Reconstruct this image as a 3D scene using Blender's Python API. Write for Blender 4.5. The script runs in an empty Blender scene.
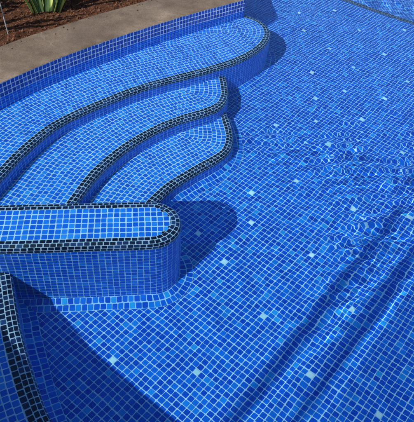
import bpy, bmesh, math, random
import numpy as np
from mathutils import Vector, noise

random.seed(7)
rng = np.random.default_rng(11)
scene = bpy.context.scene
COL = scene.collection
T = 0.025                      # mosaic module (tile + joint), metres; water level is z = 0
FLOOR = -0.511
GA = 0.7782                    # the floor mosaic is laid diagonally
GU = np.array([math.cos(GA), -math.sin(GA)])
GV = np.array([math.sin(GA), math.cos(GA)])

# ------------------------------------------------------------------ bookkeeping
def empty(name, loc, label=None, cat=None, group=None):
    o = bpy.data.objects.new(name, None)
    COL.objects.link(o)
    o.location = loc
    o.empty_display_size = 0.1
    tag(o, label, cat, group)
    return o

def tag(o, label=None, cat=None, group=None, kind=None):
    if label: o['label'] = label
    if cat: o['category'] = cat
    if group: o['group'] = group
    if kind: o['kind'] = kind
    return o

class MB:
    """collects faces (with uv in tile units) and builds ONE mesh"""
    def __init__(s): s.v = []; s.f = []; s.uv = []; s.acc = []; s.any = False
    def face(s, pts, uvs=None, acc=0.0):
        b = len(s.v)
        s.v.extend([tuple(p) for p in pts]); s.f.append(tuple(range(b, b + len(pts))))
        s.uv.append(uvs or [(0, 0)] * len(pts)); s.acc.append(acc); s.any = s.any or acc > 0
    def grid(s, P, U):
        """P: rows x cols of points, U: same of uv"""
        b = len(s.v); nr, nc = len(P), len(P[0])
        for r in P: s.v.extend([tuple(p) for p in r])
        for i in range(nr - 1):
            for j in range(nc - 1):
                ids = ((i, j), (i, j + 1), (i + 1, j + 1), (i + 1, j))
                if any(P[a][c] is None for a, c in ids): continue
                s.f.append(tuple(b + a * nc + c for a, c in ids))
                s.uv.append([U[a][c] for a, c in ids]); s.acc.append(0.0)
    def build(s, name, mat, parent=None, smooth=True):
        m = bpy.data.meshes.new(name)
        off = Vector(parent.matrix_world.translation) if False else (Vector(parent.location) if parent else Vector((0, 0, 0)))
        p = parent.parent if parent else None
        while p is not None:
            off = off + Vector(p.location); p = p.parent
        m.from_pydata([tuple(Vector(q) - off) for q in s.v], [], s.f)
        uv = m.uv_layers.new(name='UVMap')
        flat = [c for f in s.uv for q in f for c in q]
        uv.data.foreach_set('uv', flat)
        if s.any:
            a = m.attributes.new('accent', 'FLOAT', 'FACE')
            a.data.foreach_set('value', s.acc)
        m.polygons.foreach_set('use_smooth', [smooth] * len(s.f))
        m.materials.append(mat)
        o = bpy.data.objects.new(name, m)
        COL.objects.link(o)
        if parent: o.parent = parent
        return o

# ------------------------------------------------------------------ curves
def catmull(pts, step=0.02):
    P = [np.array(p, float) for p in pts]
    P = [2 * P[0] - P[1]] + P + [2 * P[-1] - P[-2]]
    out = []
    for i in range(1, len(P) - 2):
        a, b, c, d = P[i - 1:i + 3]
        n = max(4, int(np.linalg.norm(c - b) / 0.004))
        for k in range(n):
            t = k / n
            out.append(.5 * ((2 * b) + (c - a) * t + (2 * a - 5 * b + 4 * c - d) * t * t + (3 * b - a - 3 * c + d) * t ** 3))
    out.append(P[-2])
    return resample(np.array(out), step)

def resample(Q, step):
    d = np.r_[0, np.cumsum(np.linalg.norm(np.diff(Q, axis=0), axis=1))]
    n = max(2, int(round(d[-1] / step)) + 1)
    s = np.linspace(0, d[-1], n)
    return np.c_[np.interp(s, d, Q[:, 0]), np.interp(s, d, Q[:, 1])]

def relax(Q, it):
    Q = Q.copy()
    for _ in range(it):
        Q[1:-1] += .5 * (.5 * (Q[:-2] + Q[2:]) - Q[1:-1])
    return Q

def normals(Q):
    """unit normal on the LEFT of the path direction"""
    t = np.gradient(Q, axis=0)
    t /= np.linalg.norm(t, axis=1)[:, None]
    return np.c_[-t[:, 1], t[:, 0]]

def polydist(pts, Q):
    A = Q[:-1]; B = Q[1:]; d = B - A; L = (d * d).sum(1)
    out = np.full(len(pts), 9.0)
    for i, p in enumerate(pts):
        t = np.clip(((p - A) * d).sum(1) / L, 0, 1)
        out[i] = np.sqrt((((A + d * t[:, None]) - p) ** 2).sum(1).min())
    return out

def rows(mb, Q, N, prof, du=None, cull=False, vary=0.0, v0=0):
    """sweep one tile row per profile segment. prof: list of (inward offset, z).  Every row keeps its own arc length in u so
    that the tiles keep their size round a bend (staggered like hand-laid mosaic)."""
    for k in range(len(prof) - 1):
        (o0, z0), (o1, z1) = prof[k], prof[k + 1]
        A = Q + N * o0; B = Q + N * o1
        M = .5 * (A + B)
        t = np.gradient(Q, axis=0)
        seg = np.diff(M, axis=0)
        adv = np.maximum((seg * (t[:-1] + t[1:])).sum(1) / np.maximum(np.linalg.norm(t[:-1] + t[1:], axis=1), 1e-9), 0)
        u = np.r_[0, np.cumsum(adv)] / T + (rng.random() * vary if du is None else du[k % len(du)])
        keep = np.ones(len(Q), bool)
        if cull and o1 > .05:
            keep = polydist(B, Q) > o1 - .0015
        PA = [(a[0], a[1], z0) for a in A]; PB = [(b[0], b[1], z1) for b in B]
        b = len(mb.v)
        mb.v.extend(PA); mb.v.extend(PB); n = len(Q)
        for i in range(n - 1):
            if not (keep[i] and keep[i + 1]) or adv[i] <= 1e-5: continue
            mb.f.append((b + i, b + i + 1, b + n + i + 1, b + n + i))
            mb.uv.append([(u[i], v0 + k), (u[i + 1], v0 + k), (u[i + 1], v0 + k + 1), (u[i], v0 + k + 1)])
            mb.acc.append(0.0)
    return v0 + len(prof) - 1

# ------------------------------------------------------------------ node helpers
def new_mat(name):
    m = bpy.data.materials.new(name); m.use_nodes = True
    nt = m.node_tree; nt.nodes.clear()
    return m, nt
class NT:
    def __init__(s, nt): s.nt = nt
    def n(s, typ, **kw):
        x = s.nt.nodes.new(typ)
        for k, v in kw.items():
            if k.startswith('i_'): x.inputs[k[2:].replace('_', ' ')].default_value = v
            else: setattr(x, k, v)
        return x
    def l(s, a, b): s.nt.links.new(a, b)
    def math(s, op, a, b=None, c=None, clamp=False):
        x = s.n('ShaderNodeMath', operation=op, use_clamp=clamp)
        for i, q in enumerate((a, b, c)):
            if q is None: continue
            if isinstance(q, (int, float)): x.inputs[i].default_value = q
            else: s.l(q, x.inputs[i])
        return x.outputs[0]
    def vmath(s, op, a, b=None):
        x = s.n('ShaderNodeVectorMath', operation=op)
        for i, q in enumerate((a, b)):
            if q is None: continue
            if isinstance(q, (tuple, list)): x.inputs[i].default_value = q
            else: s.l(q, x.inputs[i])
        return x.outputs[0]
    def ramp(s, fac, stops, interp='LINEAR'):
        x = s.n('ShaderNodeValToRGB'); r = x.color_ramp; r.interpolation = interp
        while len(r.elements) > 1: r.elements.remove(r.elements[-1])
        r.elements[0].position = stops[0][0]; r.elements[0].color = (*stops[0][1], 1)
        for p, c in stops[1:]:
            e = r.elements.new(p); e.color = (*c, 1)
        s.l(fac, x.inputs[0]); return x.outputs[0]
    def mix(s, fac, a, b, mode='MIX'):
        x = s.n('ShaderNodeMix', data_type='RGBA', blend_type=mode)
        for sock, q in ((x.inputs[0], fac), (x.inputs[6], a), (x.inputs[7], b)):
            if isinstance(q, (int, float)): sock.default_value = q
            elif isinstance(q, tuple): sock.default_value = (*q, 1) if len(q) == 3 else q
            else: s.l(q, sock)
        return x.outputs[2]
    def noise(s, vec, scale, detail=2.0, rough=.5, out='Fac'):
        x = s.n('ShaderNodeTexNoise'); x.inputs['Scale'].default_value = scale
        x.inputs['Detail'].default_value = detail; x.inputs['Roughness'].default_value = rough
        if vec is not None: s.l(vec, x.inputs['Vector'])
        return x.outputs[out]
    def maprange(s, v, a, b, c=0.0, d=1.0, smooth=True):
        x = s.n('ShaderNodeMapRange', interpolation_type='SMOOTHSTEP' if smooth else 'LINEAR')
        s.l(v, x.inputs[0])
        for i, q in enumerate((a, b, c, d)): x.inputs[1 + i].default_value = q
        return x.outputs[0]

def mosaic(name, stops, grout=(.50, .76, .95), gw=.075, seed=0.0, rough=.22, accent=False, dirt=.35, spec=.22, sheet=False):
    m, nt = new_mat(name); k = NT(nt)
    uv = k.n('ShaderNodeUVMap', uv_map='UVMap').outputs[0]
    geo = k.n('ShaderNodeNewGeometry').outputs['Position']
    # slightly uneven hand-laid joints
    wob = k.noise(geo, 9.0, 2.0, .6, 'Color')
    wob = k.vmath('MULTIPLY', k.vmath('SUBTRACT', wob, (.5, .5, .5)), (.16, .16, 0))
    uvw = k.vmath('ADD', uv, wob)
    shv = None
    if sheet:
        shn = k.n('ShaderNodeTexWhiteNoise', noise_dimensions='3D')
        k.l(k.vmath('FLOOR', k.vmath('MULTIPLY', uv, (1 / 12, 1 / 12, 0))), shn.inputs['Vector'])
        uvw = k.vmath('ADD', uvw, k.vmath('MULTIPLY', k.vmath('SUBTRACT', shn.outputs['Color'], (.5, .5, .5)), (.11, .11, 0)))
        shv = shn.outputs['Value']
    cell = k.vmath('FLOOR', uvw)
    # each tile sits a little off its place
    wn0 = k.n('ShaderNodeTexWhiteNoise', noise_dimensions='3D')
    k.l(k.vmath('ADD', cell, (seed + 3.1, seed * 1.7, 5.0)), wn0.inputs['Vector'])
    jit = k.vmath('MULTIPLY', k.vmath('SUBTRACT', wn0.outputs['Color'], (.5, .5, .5)), (.07, .07, 0))
    fr = k.vmath('ADD', k.vmath('SUBTRACT', k.vmath('SUBTRACT', uvw, cell), (.5, .5, 0)), jit)
    sep = k.n('ShaderNodeSeparateXYZ'); k.l(fr, sep.inputs[0])
    ax = k.math('ABSOLUTE', sep.outputs[0]); ay = k.math('ABSOLUTE', sep.outputs[1])
    mx = k.math('MAXIMUM', ax, ay)
    # softly rounded corners
    cr = k.math('MULTIPLY', k.math('ADD', ax, ay), .56)
    d = k.math('MAXIMUM', mx, cr)
    tile = k.maprange(d, .5 - gw + .028, .5 - gw - .028, 0, 1)
    hgt = k.maprange(d, .5 - gw + .03, .5 - gw - .09, 0, 1)
    wn = k.n('ShaderNodeTexWhiteNoise', noise_dimensions='3D')
    k.l(k.vmath('ADD', cell, (seed, seed * 2.3, seed * .7)), wn.inputs['Vector'])
    col = k.ramp(wn.outputs['Value'], stops)
    # glass mottling inside every tile
    mot = k.noise(geo, 160.0, 3.0, .6)
    col = k.mix(k.maprange(mot, .3, .75, 0, .28), col, (.02, .24, .86), 'MIX') if not name.endswith('dark_mosaic') else \
        k.mix(k.maprange(mot, .35, .8, 0, .3), col, (.03, .06, .16), 'MIX')
    if shv is not None:
        col = k.mix(k.maprange(shv, 0, 1, 0, .16), col, (.002, .035, .40))
    if accent:
        at = k.n('ShaderNodeAttribute', attribute_name='accent').outputs['Fac']
        col = k.mix(at, col, k.mix(wn.outputs['Value'], (.58, .86, .86), (.88, .98, .95)))
    gn = k.noise(geo, 55.0, 3.0, .65)
    gd = k.noise(geo, 3.3, 2.0, .5)
    g = k.mix(k.maprange(gn, .3, .75, 0, dirt), grout, (.26, .40, .62))
    g = k.mix(k.maprange(gd, .45, .75, 0, .30), g, (.32, .46, .66))
    base = k.mix(tile, g, col)
    b = k.n('ShaderNodeBsdfPrincipled')
    k.l(base, b.inputs['Base Color'])
    rg = k.math('MULTIPLY_ADD', tile, rough - .75, .75)
    k.l(rg, b.inputs['Roughness']); b.inputs['Specular IOR Level'].default_value = spec
    # tiles are not perfectly coplanar: tilt by cell
    h2 = k.math('ADD', hgt, k.math('MULTIPLY', k.math('MULTIPLY', sep.outputs[0], k.math('SUBTRACT', wn.outputs['Value'], .5)), .5))
    h2 = k.math('ADD', h2, k.math('MULTIPLY', mot, .10))
    bp = k.n('ShaderNodeBump'); bp.inputs['Strength'].default_value = .55; bp.inputs['Distance'].default_value = .0016
    k.l(h2, bp.inputs['Height']); k.l(bp.outputs[0], b.inputs['Normal'])
    o = k.n('ShaderNodeOutputMaterial'); k.l(b.outputs[0], o.inputs[0])
    return m

BLUE = [(0, (.001, .054, .50)), (.35, (.002, .084, .58)), (.70, (.003, .125, .67)), (.90, (.005, .185, .74)), (.975, (.012, .28, .80)), (1, (.03, .42, .82))]
PALE = [(0, (.004, .115, .64)), (.35, (.007, .155, .72)), (.70, (.012, .21, .80)), (.90, (.022, .27, .85)), (1, (.05, .38, .88))]
DEEP = [(0, (.001, .082, .62)), (.5, (.002, .118, .72)), (.85, (.004, .17, .82)), (1, (.010, .25, .86))]
DARK = [(0, (.003, .004, .012)), (.45, (.006, .009, .03)), (.72, (.010, .018, .065)), (.9, (.02, .04, .13)), (1, (.03, .08, .22))]
M_FLOOR = mosaic('floor_mosaic', BLUE, seed=1.0, accent=True, grout=(.66, .86, .97), gw=.054, sheet=True)
M_TREAD = mosaic('tread_mosaic', PALE, grout=(.86, .96, .99), seed=21.0, gw=.070)
M_BORDER = mosaic('border_mosaic', BLUE, seed=83.0, gw=.062)
M_RISER = mosaic('riser_mosaic', DEEP, grout=(.52, .78, .97), seed=37.0, gw=.056)
M_DARK = mosaic('edge_dark_mosaic', DARK, seed=53.0, gw=.072, grout=(.66, .69, .72))
M_BACK, _nt = new_mat('grout_bed'); _k = NT(_nt)
_b = _k.n('ShaderNodeBsdfPrincipled'); _b.inputs['Roughness'].default_value = .8
_k.l(_k.ramp(_k.noise(_k.n('ShaderNodeNewGeometry').outputs['Position'], 40, 3), [(.3, (.18, .30, .50)), (.7, (.34, .46, .60))]), _b.inputs['Base Color'])
_k.l(_b.outputs[0], _k.n('ShaderNodeOutputMaterial').inputs[0])

def stone_mat():
    m, nt = new_mat('sandstone'); k = NT(nt)
    P = k.n('ShaderNodeNewGeometry').outputs['Position']
    big = k.noise(P, 5.0, 5.0, .62); fine = k.noise(P, 70.0, 4.0, .7)
    warp = k.vmath('ADD', P, k.vmath('MULTIPLY', k.noise(P, 4.0, 3.0, .6, 'Color'), (.25, .25, .25)))
    col = k.ramp(big, [(.30, (.085, .058, .040)), (.44, (.150, .106, .075)), (.56, (.205, .150, .108)), (.72, (.32, .245, .185))])
    col = k.mix(k.maprange(fine, .38, .72, 0, .55), col, (.115, .082, .058))
    grit = k.noise(P, 260.0, 3.0, .7)
    col = k.mix(k.maprange(grit, .52, .72, 0, .55), col, (.34, .27, .20))
    col = k.mix(k.maprange(grit, .46, .30, 0, .6), col, (.05, .036, .027))
    vor = k.n('ShaderNodeTexVoronoi', feature='DISTANCE_TO_EDGE'); vor.inputs['Scale'].default_value = 3.6
    k.l(warp, vor.inputs['Vector'])
    vein = k.maprange(vor.outputs['Distance'], .004, .028, 1, 0)
    vein = k.math('MULTIPLY', vein, k.maprange(k.noise(P, 6.5, 2), .54, .74, 0, .20))
    col = k.mix(vein, col, (.46, .40, .34))
    stain = k.maprange(k.noise(P, 2.2, 3, .6), .52, .72, 0, .45)
    col = k.mix(stain, col, (.10, .078, .06))
    b = k.n('ShaderNodeBsdfPrincipled'); k.l(col, b.inputs['Base Color'])
    b.inputs['Roughness'].default_value = .78; b.inputs['Specular IOR Level'].default_value = .25
    h = k.math('ADD', k.math('ADD', k.math('MULTIPLY', fine, .5), k.math('MULTIPLY', grit, .35)), k.math('MULTIPLY', big, .9))
    bp = k.n('ShaderNodeBump'); bp.inputs['Strength'].default_value = .5; bp.inputs['Distance'].default_value = .006
    k.l(h, bp.inputs['Height']); k.l(bp.outputs[0], b.inputs['Normal'])
    k.l(b.outputs[0], k.n('ShaderNodeOutputMaterial').inputs[0])
    return m

def soil_mat(name, dark=1.0):
    m, nt = new_mat(name); k = NT(nt)
    P = k.n('ShaderNodeNewGeometry').outputs['Position']
    a = k.noise(P, 26.0, 6.0, .7); f = k.noise(P, 130.0, 4.0, .7)
    s = lambda c: tuple(x * dark for x in c)
    col = k.ramp(a, [(.25, s((.035, .014, .008))), (.45, s((.105, .040, .018))), (.6, s((.19, .075, .032))), (.8, s((.28, .13, .06)))])
    col = k.mix(k.maprange(f, .35, .7, 0, .55), col, s((.06, .022, .012)))
    b = k.n('ShaderNodeBsdfPrincipled'); k.l(col, b.inputs['Base Color']); b.inputs['Roughness'].default_value = .9
    b.inputs['Specular IOR Level'].default_value = .15
    h = k.math('ADD', k.math('MULTIPLY', a, 1.0), k.math('MULTIPLY', f, .4))
    bp = k.n('ShaderNodeBump'); bp.inputs['Strength'].default_value = .9; bp.inputs['Distance'].default_value = .02
    k.l(h, bp.inputs['Height']); k.l(bp.outputs[0], b.inputs['Normal'])
    k.l(b.outputs[0], k.n('ShaderNodeOutputMaterial').inputs[0])
    return m

def simple_mat(name, stops, scale, rough=.6, stretch=(1, 1, 1), trans=0.0, spec=.3, bump=.2):
    m, nt = new_mat(name); k = NT(nt)
    P = k.n('ShaderNodeNewGeometry').outputs['Position']
    P = k.vmath('MULTIPLY', P, stretch)
    a = k.noise(P, scale, 4.0, .6)
    b = k.n('ShaderNodeBsdfPrincipled'); k.l(k.ramp(a, stops), b.inputs['Base Color'])
    b.inputs['Roughness'].default_value = rough; b.inputs['Specular IOR Level'].default_value = spec
    bp = k.n('ShaderNodeBump'); bp.inputs['Strength'].default_value = bump; bp.inputs['Distance'].default_value = .003
    k.l(a, bp.inputs['Height']); k.l(bp.outputs[0], b.inputs['Normal'])
    k.l(b.outputs[0], k.n('ShaderNodeOutputMaterial').inputs[0])
    return m

M_STONE = stone_mat()
M_SOIL = soil_mat('reddish_mulch_soil', .68)
M_GROUND = soil_mat('dry_ground', 1.1)
M_LEAF_Y = simple_mat('leaf_pale', [(.3, (.20, .27, .05)), (.55, (.36, .42, .12)), (.75, (.50, .52, .22))], 60, .45, (1, 1, .12))
M_LEAF_G = simple_mat('leaf_green', [(.3, (.030, .065, .018)), (.55, (.055, .105, .030)), (.8, (.12, .17, .06))], 60, .45, (1, 1, .12))
M_CHIP = simple_mat('bark_chip', [(.3, (.03, .012, .007)), (.5, (.10, .040, .019)), (.68, (.19, .085, .042)), (.85, (.32, .19, .11))], 45, .9)
M_METAL = simple_mat('weathered_metal', [(.3, (.16, .16, .16)), (.7, (.36, .36, .36))], 50, .45, spec=.5)

def water_mat():
    m, nt = new_mat('pool_water'); k = NT(nt)
    g = k.n('ShaderNodeBsdfGlass'); g.inputs['IOR'].default_value = 1.33; g.inputs['Roughness'].default_value = 0.0
    g.inputs['Color'].default_value = (.74, .95, 1, 1)
    k.l(g.outputs[0], k.n('ShaderNodeOutputMaterial').inputs[0])
    return m
M_WATER = water_mat()

RECV = []                       # what lies under the water and receives its caustics

# ------------------------------------------------------------------ pool plan
CORNER = (.700, 3.628)
wall_pts = [(6.2, .12), (4.0, .12), (2.0, .12), (1.0, .12), (.62, .14), (.40, .20), (.19, .29), (.0, .395), (-.14, .50), (-.255, .615), (-.365, .722), (-.482, .832),
            (-.585, .940), (-.66, 1.06), (-.78, 1.20), (-.93, 1.38), (-1.10, 1.54), (-1.21, 1.68), (-1.17, 1.90), (-.98, 2.20), (-.70, 2.537), (-.431, 2.808), (-.226, 2.982), (-.018, 3.145), (.312, 3.383), CORNER]
WALL = relax(catmull(wall_pts, .02), 30)            # runs from the near left to the corner: pool on the right, land on the left
SIDE = resample(np.array([CORNER, (.702, 4.4), (.70, 9.0)]), .05)
def inside(pt, poly):
    x, y = pt; c = False; n = len(poly)
    for i in range(n):
        x1, y1 = poly[i]; x2, y2 = poly[(i + 1) % n]
        if (y1 > y) != (y2 > y) and x < (x2 - x1) * (y - y1) / (y2 - y1) + x1: c = not c
    return c

COP_Z = .077
# ---- pool wall (tiled face) ----
NW = normals(WALL)
pool_wall = empty('pool_wall', (0, 3.2, FLOOR), 'curved blue mosaic pool wall rising above the waterline under the stone edge', 'pool wall')
mb = MB()
zs = [.075 - T * i for i in range(26)]
path = np.vstack([WALL[:-1], [CORNER]])
rows(mb, path, normals(path), [(0, z) for z in zs[3:]], du=[0.0])
RECV.append(mb.build('wall_face', M_RISER, pool_wall))
mb = MB()
rows(mb, path, normals(path), [(0, z) for z in zs[:4]], du=[0.0])
M_BAND = mosaic('waterline_mosaic', [(0, (.014, .035, .26)), (.5, (.02, .05, .34)), (.85, (.035, .08, .42)), (1, (.06, .14, .48))], grout=(.62, .68, .80), seed=61.0, gw=.066, dirt=.5)
mb.build('waterline_band', M_BAND, pool_wall)
mb = MB()
rows(mb, SIDE, normals(SIDE), [(0, z) for z in zs], du=[0.2])
RECV.append(mb.build('return_face', M_RISER, pool_wall))
# the near, right and far sides lie outside the picture
mb = MB()
OUT = np.array([(.70, 9.0), (6.2, 9.0), (6.2, .12)])
for a, b in zip(OUT[:-1], OUT[1:]):
    L = np.linalg.norm(b - a) / T
    mb.face([(*a, .075), (*b, .075), (*b, -1.6), (*a, -1.6)], [(0, 0), (L, 0), (L, 67), (0, 67)])
RECV.append(mb.build('outer_face', M_RISER, pool_wall))
# ---- stone coping ----
cop = MB()
cpath = WALL
nc = normals(cpath)
W_ = .318
prof = [(.001, COP_Z - .03), (.0012, COP_Z - .003), (.004, COP_Z), (.05, COP_Z + .001)] + [(.05 + (W_ - .06) * i / 6, COP_Z + .001) for i in range(1, 7)] + \
       [(W_ - .004, COP_Z - .001), (W_, COP_Z - .006), (W_ + .001, COP_Z - .09)]
P = []
for o, z in prof:
    r = []
    for q, n in zip(cpath, nc):
        w = .0025 * noise.noise((q[0] * 7, q[1] * 7, o * 9)) + .004 * noise.noise((q[0] * 2.3, q[1] * 2.3, 4))
        oo = o + (w if o > .02 else w * .25)
        r.append((q[0] + n[0] * oo, q[1] + n[1] * oo, z + .0015 * noise.noise((q[0] * 5, q[1] * 5, o * 6))))
    P.append(r)
cop.grid(P, [[(0, 0)] * len(cpath) for _ in prof])
# return along the far side
P = [[(q[0] - o, q[1], z) for q in SIDE] for o, z in prof]
cop.grid(P, [[(0, 0)] * len(SIDE) for _ in prof])
for a, b in zip(OUT[:-1], OUT[1:]):
    d = (b - a) / np.linalg.norm(b - a); nn = np.array((-d[1], d[0])) * W_
    a2, b2 = a - d * W_, b + d * W_
    cop.face([(*a2, COP_Z), (*b2, COP_Z), (*(b2 + nn), COP_Z), (*(a2 + nn), COP_Z)])
o = cop.build('stone_coping', M_STONE)
tag(o, 'brown sandstone edging between the blue pool wall and the garden soil', 'coping')

# ---- floor ----
OU, OV = -26.8235, 37.6379        # lattice origin measured in tiles
ACC = {(0, 0), (-11, -7), (25, 12), (-10, 20), (2, 15), (14, 11), (1, 32), (-35, 100), (-32, 86), (-25, 96), (-21, 84), (-25, 76), (-20, 68), (-12, 76),
       (-12, 88), (-22, 108), (-11, 99), (-24, 126), (-34, 116), (-46, 122), (-46, 104), (-53, 113), (-26, 60), (-12, 47), (-13, 62), (1, 48), (1, 71),
       (11, 53), (-17, 38), (-12, 31), (-18, 22), (13, 26), (22, 36), (36, 20), (30, 60), (18, 88), (10, 110), (3, 96), (-60, 60), (38, 2), (26, 74)}
mb = MB()
VEND = 131                         # the floor stops at a dark edge here
I0, I1, J0, J1 = -110, 150, -80, VEND
for i in range(I0, I1):
    for j in range(J0, J1):
        c = GU * (OU + i) * T + GV * (OV + j) * T
        if not (-1.75 < c[0] < 4.2 and -.6 < c[1] < 5.2): continue
        P = []
        for di, dj in ((-.5, -.5), (.5, -.5), (.5, .5), (-.5, .5)):
            q = GU * (OU + i + di) * T + GV * (OV + j + dj) * T
            P.append((q[0], q[1], FLOOR))
        mb.face(P, [(i, j), (i + 1, j), (i + 1, j + 1), (i, j + 1)], 1.0 if (i, j) in ACC else 0.0)
fl = mb.build('pool_floor', M_FLOOR)
tag(fl, kind='structure'); RECV.append(fl)
# coarse rest of the floor, a hair lower
mb = MB()
mb.face([(-1.7, -2.8, FLOOR - .004), (6.4, -2.8, FLOOR - .004), (6.4, 1.0, FLOOR - .004), (-1.7, 1.0, FLOOR - .004)], [(0, 0), (324, 0), (324, 152), (0, 152)])
mb.face([(-1.7, -2.8, -1.35), (6.4, -2.8, -1.35), (6.4, 9.2, -1.35), (-1.7, 9.2, -1.35)], [(0, 0), (324, 0), (324, 480), (0, 480)])
dfl = mb.build('deep_floor', M_FLOOR)
tag(dfl, kind='structure'); RECV.append(dfl)

# ---- dark edge where the floor drops away ----
edge = empty('floor_edge', tuple(GV * (OV + VEND) * T) + (FLOOR,), 'straight band of dark brownish tiles along the far edge of the pool floor', 'floor edge')
DARK2 = [(0, (.028, .026, .055)), (.5, (.055, .045, .085)), (1, (.10, .08, .12))]
M_EDGE = mosaic('brown_edge_dark_mosaic', DARK2, grout=(.32, .36, .46), seed=91.0, gw=.06)
mb = MB()
def gp(i, j): return GU * (OU + i) * T + GV * (OV + j) * T
lp = resample(np.array([gp(-70, VEND + 1.5), gp(150, VEND + 1.5)]), .1)
rows(mb, lp, normals(lp), [(-.05, FLOOR + .003), (-.025, FLOOR + .003), (0, FLOOR + .003), (.02, FLOOR - .012), (.024, FLOOR - .037)][:3], vary=1)
rows(mb, lp, normals(lp), [(0, FLOOR + .003), (.016, FLOOR - .012), (.020, FLOOR - .037)], vary=1)
RECV.append(mb.build('edge_tiles', M_EDGE, edge))
mb = MB()
rows(mb, lp, normals(lp), [(.020, FLOOR - .037 - T * i) for i in range(33)], vary=0)
RECV.append(mb.build('drop_face', M_RISER, edge))

# ------------------------------------------------------------------ steps
NOSE = [(.043, 0), (.024, 0), (.007, -.007), (0, -.024), (0, -.043)]
def step(name, lip_pts, z, zbase, label, nrows, close, nose=NOSE):
    Q = relax(catmull(lip_pts, .012), 14)          # lip from left to right: tread on the LEFT
    N = normals(Q)
    c = Q[len(Q) // 2]
    root = empty('pool_step', (float(c[0]), float(c[1]), zbase), label, 'pool step', 'curved pool steps')
    mb = MB()
    rows(mb, Q, N, [(o_, z + dz) for o_, dz in nose], vary=1.0)
    RECV.append(mb.build('nosing', M_DARK, root))
    mb = MB()
    rows(mb, Q, N, [(nose[0][0] + T * i, z - .0001 * i) for i in range(nrows + 1)], vary=1.0, cull=True)
    # grout bed just under the tiles closes the gaps where rows meet
    RECV.append(mb.build('tread', M_TREAD, root))
    poly = [tuple(q + n * .06) for q, n in zip(Q, N)] + close
    mb = MB()
    mb.v = [(p_[0], p_[1], z - .0034) for p_ in poly]; mb.f = [tuple(range(len(poly)))]
    mb.uv = [[(p_[0] / T, p_[1] / T) for p_ in poly]]; mb.acc = [0.0]
    RECV.append(mb.build('tread_bed', M_TREAD, root))
    mb = MB()
    n_r = int(math.ceil((z - .043 - zbase) / T))
    zz = [z - .043 - T * i for i in range(n_r)] + [zbase - .002]
    rows(mb, Q, N, [(0, q) for q in zz], du=[.15])
    RECV.append(mb.build('riser', M_RISER, root))
    return root, Q, N
Z1, Z2, Z3 = -.12, -.25, -.38
lip1 = [(-.79, 1.63), (-.64, 1.95), (-.545, 2.17), (-.41, 2.385), (-.22, 2.555), (-.02, 2.705), (.18, 2.815), (.37, 2.905), (.52, 2.990), (.67, 3.105), (.79, 3.25), (.85, 3.40), (.845, 3.53), (.79, 3.63), (.70, 3.69), (.60, 3.72)]
lip2 = [(-.42, 1.63), (-.30, 1.90), (-.208, 2.10), (-.07, 2.29), (.091, 2.440), (.224, 2.525), (.35, 2.585), (.44, 2.645), (.490, 2.74), (.505, 2.86), (.50, 3.02)]
lip3 = [(-.12, 1.63), (.01, 1.90), (.068, 1.99), (.146, 2.085), (.275, 2.19), (.39, 2.275), (.465, 2.36), (.495, 2.47), (.495, 2.58), (.48, 2.72)]
s1, Q1, N1 = step('pool_step', lip1, Z1, FLOOR, 'topmost and widest curved pool step along the pool wall with a round end', 19,
                  [(.50, 3.62), (.2, 3.42), (-.45, 2.98), (-1.0, 2.45), (-1.3, 1.63)])
s2, Q2, N2 = step('pool_step', lip2, Z2, FLOOR, 'middle curved pool step between the widest step and the lowest one', 15,
                  [(.42, 3.02), (-.1, 2.85), (-.55, 2.42), (-.75, 2.0), (-.85, 1.63)])
s3, Q3, N3 = step('pool_step', lip3, Z3, FLOOR, 'lowest curved pool step meeting the divider wall behind its rounded end', 14,
                  [(.40, 2.76), (.05, 2.55), (-.26, 2.24), (-.42, 1.9), (-.50, 1.63)])

def border(Q, N, parent, z=FLOOR + .002, n=2, gap=0.0):
    mb = MB()
    w = .030
    rows(mb, Q, N, [(-w * 2, z), (-w, z + .006), (0, z + .016)], vary=1.0)
    b = mb.build('base_border', M_BORDER, parent); RECV.append(b)
border(Q3, N3, s3)
i1 = int(np.argmin(np.linalg.norm(Q1 - np.array((.50, 2.975)), axis=1)))
border(Q1[i1:], N1[i1:], s1)

# ------------------------------------------------------------------ low wall with the rounded end
def walled(name, Q, z, zbase, label, cat, infill_rows, brd=True):
    N = normals(Q); c = Q[len(Q) // 2]
    root = empty(name, (float(c[0]), float(c[1]), zbase), label, cat)
    mb = MB()
    rows(mb, Q, N, [(o_, z + dz) for o_, dz in NOSE], vary=1.0)
    RECV.append(mb.build('dark_edge', M_DARK, root))
    mb = MB()
    n_r = int(math.ceil((z - .043 - zbase) / T))
    rows(mb, Q, N, [(0, q) for q in [z - .043 - T * i for i in range(n_r)] + [zbase - .002]], du=[.35])
    RECV.append(mb.build('side_face', M_RISER, root))
    if brd: border(Q, N, root)
    return root, N
ZL = -.035
LX, LY0, LY1 = .150, 1.500, 1.757
R = (LY1 - LY0) / 2
pts = [(-1.25, LY0), (-.9, LY0), (-.5, LY0)]
arc = [(LX - R + R * math.cos(a), LY0 + R + R * math.sin(a)) for a in np.linspace(-math.pi / 2, math.pi / 2, 40)]
back = [(-.5, LY1), (-.9, LY1), (-1.25, LY1)]
QL = resample(np.array(pts + arc + back), .0105)
QL = relax(QL, 6)
lw, NL = walled('divider_wall', QL, ZL, FLOOR, 'low blue divider wall with rounded end and dark edge tiles beside the steps', 'divider wall', 6)
mb = MB()
i_ = .043
x1 = LX - R + .02
yy = np.linspace(LY0 + i_, LY1 - i_, 7)
nr = (LY1 - LY0 - 2 * i_) / 6
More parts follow.
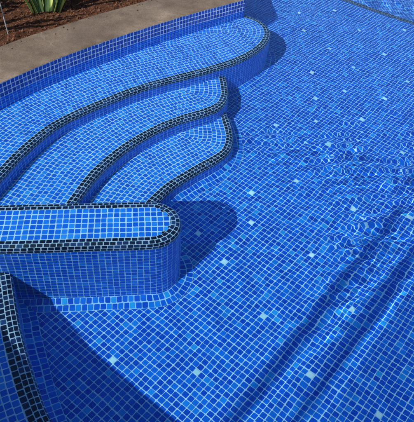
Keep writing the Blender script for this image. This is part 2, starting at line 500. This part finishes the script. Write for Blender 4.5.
for k in range(6):
    y0, y1 = LY0 + i_ + nr * k, LY0 + i_ + nr * (k + 1)
    rr = R - i_
    ym = .5 * (y0 + y1) - (LY0 + R)
    xe = LX - R + math.sqrt(max(rr * rr - ym * ym, 0)) - .002
    u1 = (xe + 1.25) / T
    mb.face([(-1.25, y0, ZL - .0012), (xe, y0, ZL - .0012), (xe, y1, ZL - .0012), (-1.25, y1, ZL - .0012)], [(0, k), (u1, k), (u1, k + 1), (0, k + 1)])
RECV.append(mb.build('top_face', M_TREAD, lw))
mb = MB()
poly = [tuple(q + n * .055) for q, n in zip(QL, NL)]
mb.v = [(a, b, ZL - .003) for a, b in poly]; mb.f = [tuple(range(len(poly)))]; mb.uv = [[(0, 0)] * len(poly)]; mb.acc = [0.0]
RECV.append(mb.build('grout_bed', M_BACK, lw))

# ------------------------------------------------------------------ the step on the near side of the low wall
lip4 = [(-.556, 1.62), (-.535, 1.539), (-.496, 1.397), (-.463, 1.273), (-.425, 1.158), (-.386, 1.051), (-.345, .958), (-.315, .896), (-.215, .75), (-.11, .62), (.02, .515), (.2, .43), (.5, .37), (1.0, .34), (1.6, .33)][::-1]
Z4 = -.24
s4, Q4, N4 = step('pool_step', lip4, Z4, FLOOR, 'dark edged curved step at the lower left on the near side of the divider wall', 12,
                  [(-1.3, 1.60), (-1.3, .0), (1.6, .0)], [(.067, 0)] + NOSE)
border(Q4, N4, s4)

# ------------------------------------------------------------------ water
def wave(X, Y):
    r = np.random.default_rng(5)
    Z = np.zeros_like(X)
    def train(n, l0, l1, slope, dirc=None, spread=math.pi):
        z = np.zeros_like(X)
        for _ in range(n):
            lam = math.exp(r.uniform(math.log(l0), math.log(l1)))
            th = (dirc if dirc is not None else 0) + r.uniform(-spread, spread)
            k = 2 * math.pi / lam
            z += slope / math.sqrt(n) / k * np.sin(k * (X * math.cos(th) + Y * math.sin(th)) + r.uniform(0, 6.28))
        return z
    g = lambda d, s: np.exp(-.5 * (d / s) ** 2)
    t = .74 * X + .67 * Y; q = .67 * X - .74 * Y
    # calm everywhere, livelier towards the far right
    far = 1 / (1 + np.exp(-((.45 * X + .9 * Y) - 2.6) / .25)) * 1 / (1 + np.exp(-(X - .55) / .12))
    Z += train(26, .05, .22, .012) * (.62 + .3 * far)
    Z += train(18, .16, .5, .013)
    # long-crested swell running diagonally at the lower right
    fade = 1 / (1 + np.exp(-(t - .2) / .2)) * (1 - 1 / (1 + np.exp(-(t - 2.5) / .2)))
    qq = q + .010 * np.sin(2.3 * t) + .004 * np.sin(9 * t + 1)
    Z -= fade * (.0012 * g(qq + .492, .034) + .0016 * g(qq + .362, .030) - .0005 * g(qq + .307, .022))
    # choppy patch
    chop = g(q + .44, .13) * g(t - 1.70, .36) + .7 * g(X - 1.15, .42) * g(Y - 1.95, .34) + .4 * g(X - .62, .15) * g(Y - 2.15, .16) + .35 * g(X - .95, .12) * g(Y - 3.7, .25)
    patch = np.clip(.75 + .55 * np.sin(9 * X + 4 * Y + 1) * np.sin(7.3 * Y - 5 * X + .4) + .35 * np.sin(17 * X - 13 * Y), .15, 1.5)
    Z += np.minimum(chop, 1.15) * patch * (train(34, .020, .050, .015) + train(34, .035, .17, .040, dirc=1.85, spread=.55) + train(10, .06, .14, .014))
    broad = g(q + .40, .42) * g(t - 2.0, .75)
    Z += broad * train(24, .05, .20, .016, dirc=1.9, spread=.8)
    edge = np.clip((X + 1.0) / .3, 0, 1) * np.clip((3.1 - X) / .3, 0, 1) * np.clip((Y - .35) / .2, 0, 1) * np.clip((5.0 - Y) / .3, 0, 1)
    return Z * edge
def grid_mesh(xs, ys, fn, keep):
    X, Y = np.meshgrid(xs, ys)
    Z = fn(X, Y)
    nx, ny = len(xs), len(ys)
    idx = np.arange(nx * ny).reshape(ny, nx)
    f = np.stack([idx[:-1, :-1], idx[:-1, 1:], idx[1:, 1:], idx[1:, :-1]], -1).reshape(-1, 4)
    cx = .5 * (X[:-1, :-1] + X[1:, 1:]).ravel(); cy = .5 * (Y[:-1, :-1] + Y[1:, 1:]).ravel()
    return np.c_[X.ravel(), Y.ravel(), Z.ravel()], f[keep(cx, cy)]
def in_poly(cx, cy, poly):
    c = np.zeros(len(cx), bool); n = len(poly)
    for i in range(n):
        x1, y1 = poly[i]; x2, y2 = poly[(i + 1) % n]
        if y1 == y2: continue
        c ^= ((y1 > cy) != (y2 > cy)) & (cx < (x2 - x1) * (cy - y1) / (y2 - y1) + x1)
    return c
# outline pushed 3 cm into the wall
PW = np.vstack([WALL + NW * .03, SIDE[1:] - np.array((.03, 0)), np.array([(6.23, 9.03)])])
fine = grid_mesh(np.r_[np.arange(-1.0, .45, .012), np.arange(.45, 2.2, .005), np.arange(2.2, 3.1001, .01)], np.r_[np.arange(.35, 1.1, .008), np.arange(1.1, 3.1, .005), np.arange(3.1, 5.0001, .01)], wave, lambda x, y: in_poly(x, y, PW))
coarse = grid_mesh(np.arange(-1.5, 6.3001, .05), np.arange(-2.65, 9.0501, .05), lambda X, Y: X * 0,
                   lambda x, y: in_poly(x, y, PW) & ~((x > -1.0) & (x < 3.1) & (y > .35) & (y < 5.0)))
V = np.vstack([fine[0], coarse[0]]); F = np.vstack([fine[1], coarse[1] + len(fine[0])])
used = np.zeros(len(V), bool); used[F.ravel()] = True
remap = np.cumsum(used) - 1
V = V[used]; F = remap[F]
me = bpy.data.meshes.new('water')
me.vertices.add(len(V)); me.vertices.foreach_set('co', V.ravel())
me.loops.add(F.size); me.loops.foreach_set('vertex_index', F.ravel().astype(np.int32))
me.polygons.add(len(F)); me.polygons.foreach_set('loop_start', np.arange(0, F.size, 4, dtype=np.int32))
me.update(calc_edges=True); me.validate()
me.polygons.foreach_set('use_smooth', [True] * len(me.polygons))
me.materials.append(M_WATER)
water = bpy.data.objects.new('water', me); COL.objects.link(water)
tag(water, kind='structure')
water.cycles.is_caustics_caster = True
for o in RECV: o.cycles.is_caustics_receiver = True

# ------------------------------------------------------------------ ground, soil, mulch
bm = bmesh.new()
co_out = [(q[0] + n[0] * (W_ - .03), q[1] + n[1] * (W_ - .03)) for q, n in zip(cpath[::4], nc[::4])]
hole = co_out + [(.70 - W_ + .03, 9.0 + W_ - .03), (6.2 + W_ - .03, 9.0 + W_ - .03), (6.2 + W_ - .03, co_out[0][1])]
for poly in (hole, [(-400, -400), (-400, 400), (400, 400), (400, -400)]):
    vs = [bm.verts.new((x, y, .02)) for x, y in poly]
    for a, b in zip(vs, vs[1:] + vs[:1]): bm.edges.new((a, b))
bmesh.ops.triangle_fill(bm, use_beauty=True, use_dissolve=False, edges=bm.edges[:])
bmesh.ops.recalc_face_normals(bm, faces=bm.faces[:])
gm = bpy.data.meshes.new('ground'); bm.to_mesh(gm); bm.free()
if sum(p.normal.z for p in gm.polygons) < 0: gm.flip_normals()
gm.materials.append(M_GROUND)
go = bpy.data.objects.new('ground', gm); COL.objects.link(go); tag(go, kind='structure')

CP_OUT = np.array([(q[0] + n[0] * (W_ - .008), q[1] + n[1] * (W_ - .008)) for q, n in zip(cpath, nc)])
LAND = np.vstack([CP_OUT, np.array([(.70 - W_ + .008, 9.0), (-3.2, 9.0), (-3.2, -2.6), (6.2, -2.6)])])
def soil_h(x, y):
    d = noise.fractal((x * 5, y * 5, 0), 1, 2, 4) * .018 + noise.fractal((x * 22, y * 22, 3), .9, 2, 3) * .008
    return .058 + d + .018 * noise.noise((x * 1.6, y * 1.6, 8))
xs = np.arange(-2.2, .6, .012); ys = np.arange(2.3, 5.4, .012)
def sf(X, Y):
    Z = np.zeros_like(X)
    for i in range(X.shape[0]):
        for j in range(X.shape[1]):
            Z[i, j] = soil_h(X[i, j], Y[i, j])
    return Z
SV, SF = grid_mesh(xs, ys, sf, lambda x, y: in_poly(x, y, LAND))
sm = bpy.data.meshes.new('soil'); sm.from_pydata(SV.tolist(), [], SF.tolist()); sm.materials.append(M_SOIL)
so = bpy.data.objects.new('soil', sm); COL.objects.link(so); tag(so, kind='structure')
sm.polygons.foreach_set('use_smooth', [True] * len(sm.polygons))
# bark chips and clods strewn over the soil: uncountable
bm = bmesh.new()
r = random.Random(3)
cnt = 0
while cnt < 9000:
    x, y = r.uniform(-1.4, .35), r.uniform(2.75, 4.7)
    if not inside((x, y), LAND): continue
    cnt += 1
    z = soil_h(x, y)
    big = r.random() < .12
    a = r.uniform(.003, .011) * (1.5 if big else 1); b = a * r.uniform(.25, .7); c = a * r.uniform(.2, .5)
    rot = Vector((r.uniform(-.6, .6), r.uniform(-.6, .6), r.uniform(0, 6.28)))
    from mathutils import Euler
    Rm = Euler(rot).to_matrix()
    base = [Vector((sx * a * r.uniform(.6, 1.1), sy * b * r.uniform(.6, 1.1), sz * c * r.uniform(.5, 1.1))) for sx in (-1, 1) for sy in (-1, 1) for sz in (-1, 1)]
    vs = [bm.verts.new(Rm @ p + Vector((x, y, z + c * .4))) for p in base]
    for f in ((0, 1, 3, 2), (4, 6, 7, 5), (0, 4, 5, 1), (2, 3, 7, 6), (0, 2, 6, 4), (1, 5, 7, 3)):
        bm.faces.new([vs[i] for i in f])
# a few crumbs spilled on the stone edging
for _ in range(260):
    i = r.randrange(len(CP_OUT)); q = CP_OUT[i]; n_ = nc[i]; o_ = abs(r.gauss(0, .035)) + .004
    x, y = q[0] - n_[0] * o_, q[1] - n_[1] * o_
    a = r.uniform(.0015, .005); Rm = Euler((0, 0, r.uniform(0, 6.28))).to_matrix()
    vs = [bm.verts.new(Rm @ Vector((sx * a * r.uniform(.6, 1.1), sy * a * .6 * r.uniform(.6, 1.1), sz * a * .35)) + Vector((x, y, COP_Z + .002 + a * .3))) for sx in (-1, 1) for sy in (-1, 1) for sz in (-1, 1)]
    for f in ((0, 1, 3, 2), (4, 6, 7, 5), (0, 4, 5, 1), (2, 3, 7, 6), (0, 2, 6, 4), (1, 5, 7, 3)):
        bm.faces.new([vs[k_] for k_ in f])
cm = bpy.data.meshes.new('mulch'); bm.to_mesh(cm); bm.free(); cm.materials.append(M_CHIP)
co = bpy.data.objects.new('mulch', cm); COL.objects.link(co)
tag(co, 'reddish brown bark mulch strewn over the garden soil', 'mulch', kind='stuff')

# ------------------------------------------------------------------ plant with strap leaves
def strap(mb, base, az, lean, length, width, curve, fold=.35, n=14):
    """one folded strap leaf: starts upright-ish and arches over"""
    p = Vector(base); P = []; a = lean
    d = Vector((math.cos(az), math.sin(az), 0)); side = Vector((-math.sin(az), math.cos(az), 0))
    for i in range(n + 1):
        t = i / n
        w = width * (.72 + .5 * t) * (1 - t ** 3.2) ** .7 + .0008
        up = Vector((0, 0, 1))
        tang = d * math.sin(a) + up * math.cos(a)
        nrm = (d * math.cos(a) - up * math.sin(a))
        P.append([p + side * w * .5 - nrm * 0, p + side * w * .25 + nrm * w * fold * .5, p + nrm * w * fold * .8, p - side * w * .25 + nrm * w * fold * .5, p - side * w * .5])
        p = p + tang * (length / n); a += curve / n * (0.4 + 1.2 * t)
    mb.grid(P, [[(0, 0)] * 5 for _ in P])
PX, PY = -.575, 3.42
plant = empty('strap_leaf_plant', (PX, PY, soil_h(PX, PY)), 'clump of upright green strap leaves growing from the reddish mulch', 'plant')
r = random.Random(12)
def clump(root, px, py, n, lo, hi, wlo, whi, seed, pale=.45):
    r = random.Random(seed)
    for k in range(n):
        az = r.uniform(.15, 3.2); rad = .078 * math.sqrt(r.random())
        bx, by = px + math.cos(az) * rad, py + math.sin(az) * rad * .8
        mb = MB()
        strap(mb, (bx, by, soil_h(bx, by) - .02), az + r.uniform(-.4, .4), .05 + rad * 4.5 + r.uniform(0, .15), r.uniform(lo, hi), r.uniform(wlo, whi), r.uniform(.4, 1.2))
        mb.build('leaf', M_LEAF_Y if r.random() < pale else M_LEAF_G, root)
clump(plant, PX, PY, 26, .6, 1.0, .022, .042, 12)
for px, py, sd, lab in ((-1.27, 2.92, 5, 'strap leaved plant beside the left end of the stone edging'), (-1.36, 3.24, 9, 'strap leaved plant further back in the mulch bed')):
    pl = empty('strap_leaf_plant', (px, py, soil_h(px, py)), lab, 'plant')
    clump(pl, px, py, 24, .5, .9, .025, .045, sd, .3)

# ------------------------------------------------------------------ unseen timber frame added behind the viewpoint: its battens are placed to throw the soft
# diagonal bands of shade across the near pool floor
M_WOOD = simple_mat('weathered_timber', [(.3, (.10, .065, .04)), (.6, (.20, .135, .085)), (.8, (.28, .20, .13))], 18, .75, (1, 1, 1))
AZ = math.radians(46)
DT = Vector((math.cos(AZ), math.sin(AZ), 0)); DQ = Vector((math.sin(AZ), -math.cos(AZ), 0))
def beam(mb, t0, t1, q0, q1, z0, z1, b=.003):
    def p(t, q, z): return DT * t + DQ * q + Vector((0, 0, z))
    lo = [p(t0 + b, q0 + b, z0), p(t1 - b, q0 + b, z0), p(t1 - b, q1 - b, z0), p(t0 + b, q1 - b, z0)]
    m0 = [p(t0, q0, z0 + b), p(t1, q0, z0 + b), p(t1, q1, z0 + b), p(t0, q1, z0 + b)]
    m1 = [p(t0, q0, z1 - b), p(t1, q0, z1 - b), p(t1, q1, z1 - b), p(t0, q1, z1 - b)]
    hi = [p(t0 + b, q0 + b, z1), p(t1 - b, q0 + b, z1), p(t1 - b, q1 - b, z1), p(t0 + b, q1 - b, z1)]
    mb.face(lo); mb.face(hi[::-1])
    for A_, B_ in ((lo, m0), (m0, m1), (m1, hi)):
        for i in range(4): mb.face([A_[i], A_[(i + 1) % 4], B_[(i + 1) % 4], B_[i]])
TA, TB, ZR = -3.55, -1.42, 3.40
pc = DT * (.5 * (TA + TB)) + DQ * .0
per = empty('shade_pergola', (pc.x, pc.y, .02), 'unseen timber frame with thin roof battens, added behind the viewpoint to shade the pool floor', 'shade_pergola')
for t_, q_ in ((TA + .06, -.437), (TA + .50, -.437), (TA + .06, .70), (TA + .50, .70)):
    mb = MB(); beam(mb, t_ - .024, t_ + .024, q_ - .024, q_ + .024, .02, ZR - .10); mb.build('post', M_WOOD, per, smooth=False)
for t_ in (TA + .06, TA + .50):
    mb = MB(); beam(mb, t_ - .02, t_ + .02, -.49, .80, ZR - .10, ZR - .002); mb.build('crossbeam', M_WOOD, per, smooth=False)
qs = [(-.437, .048), (-.262, .052)] + [(-.165 + .038 * i, .020) for i in range(25)]  # two wide battens for the bands, a close set added for half shade
for q_, w_ in qs:
    mb = MB(); beam(mb, TA, TB, q_ - w_ / 2, q_ + w_ / 2, ZR, ZR + .035); mb.build('shade_batten', M_WOOD, per, smooth=False)

# thin stake by the left edge of the bed
st = MB()
def tube(mb, a, b, r0, r1, n=10):
    a, b = Vector(a), Vector(b); d = (b - a).normalized(); s = d.orthogonal().normalized(); t = d.cross(s)
    P = []
    for q, rr in ((a, r0), (a.lerp(b, .5), (r0 + r1) / 2), (b, r1), (b + d * r1 * .6, r1 * .3)):
        P.append([q + s * math.cos(2 * math.pi * i / n) * rr + t * math.sin(2 * math.pi * i / n) * rr for i in range(n + 1)])
    mb.grid(P, [[(0, 0)] * (n + 1) for _ in P])
gx, gy = -.742, 3.095
tube(st, (gx, gy, soil_h(gx, gy) - .04), (gx - .035, gy + .03, .42), .0035, .0030)
so2 = st.build('garden_stake', M_METAL)
tag(so2, 'thin grey stake leaning out of the mulch near the stone edging', 'stake')

# ------------------------------------------------------------------ camera
F_PX, PITCH, YAW, ROLL, H = 558.23, .74551, .1520, .07923, 1.5498
cam = bpy.data.cameras.new('camera'); co = bpy.data.objects.new('camera', cam); COL.objects.link(co)
cam.sensor_fit = 'HORIZONTAL'; cam.sensor_width = 36; cam.lens = F_PX / 414 * 36
cam.clip_start = .05; cam.clip_end = 2000
from mathutils import Matrix
fw = Vector((math.cos(PITCH) * math.sin(YAW), math.cos(PITCH) * math.cos(YAW), -math.sin(PITCH)))
rt = Vector((math.cos(YAW), -math.sin(YAW), 0)); up = rt.cross(fw)
c, s = math.cos(ROLL), math.sin(ROLL)
rt2 = rt * c + up * s; up2 = up * c - rt * s
Mx = Matrix((rt2, up2, -fw)).transposed().to_4x4(); Mx.translation = Vector((0, 0, H))
co.matrix_world = Mx
scene.camera = co

# ------------------------------------------------------------------ light
SUN_EL, SUN_AZ = math.radians(45), math.radians(46)     # azimuth of the direction the light travels, from +X
ld = Vector((math.cos(SUN_AZ) * math.cos(SUN_EL), math.sin(SUN_AZ) * math.cos(SUN_EL), -math.sin(SUN_EL)))
sun = bpy.data.lights.new('sun', 'SUN'); sun.energy = 5.0; sun.angle = math.radians(.53); sun.color = (1, .955, .89)
so3 = bpy.data.objects.new('sun', sun); COL.objects.link(so3)
so3.rotation_euler = ld.to_track_quat('-Z', 'Y').to_euler(); so3.location = (-6, -6, 8)
sun.cycles.is_caustics_light = True
world = bpy.data.worlds.new('World'); scene.world = world; world.use_nodes = True
k = NT(world.node_tree); world.node_tree.nodes.clear()
sky = k.n('ShaderNodeTexSky', sky_type='NISHITA'); sky.sun_disc = False
sky.sun_elevation = SUN_EL; sky.air_density = 1.0; sky.dust_density = .5; sky.ozone_density = 1.2
to_sun = -ld
sky.sun_rotation = math.atan2(to_sun.x, to_sun.y)
bg = k.n('ShaderNodeBackground'); bg.inputs['Strength'].default_value = .125
k.l(sky.outputs[0], bg.inputs[0]); k.l(bg.outputs[0], k.n('ShaderNodeOutputWorld').inputs[0])

scene.view_settings.view_transform = 'Standard'; scene.view_settings.look = 'None'; scene.view_settings.exposure = 0
scene.render.engine = 'CYCLES'
cy = scene.cycles
cy.max_bounces = 8; cy.diffuse_bounces = 3; cy.glossy_bounces = 3; cy.transmission_bounces = 6
cy.caustics_refractive = True; cy.caustics_reflective = True; cy.blur_glossy = .3
cy.sample_clamp_indirect = 6.0; cy.sample_clamp_direct = 30.0
cy.use_denoising = True
try: cy.denoiser = 'OPENIMAGEDENOISE'
except Exception: pass
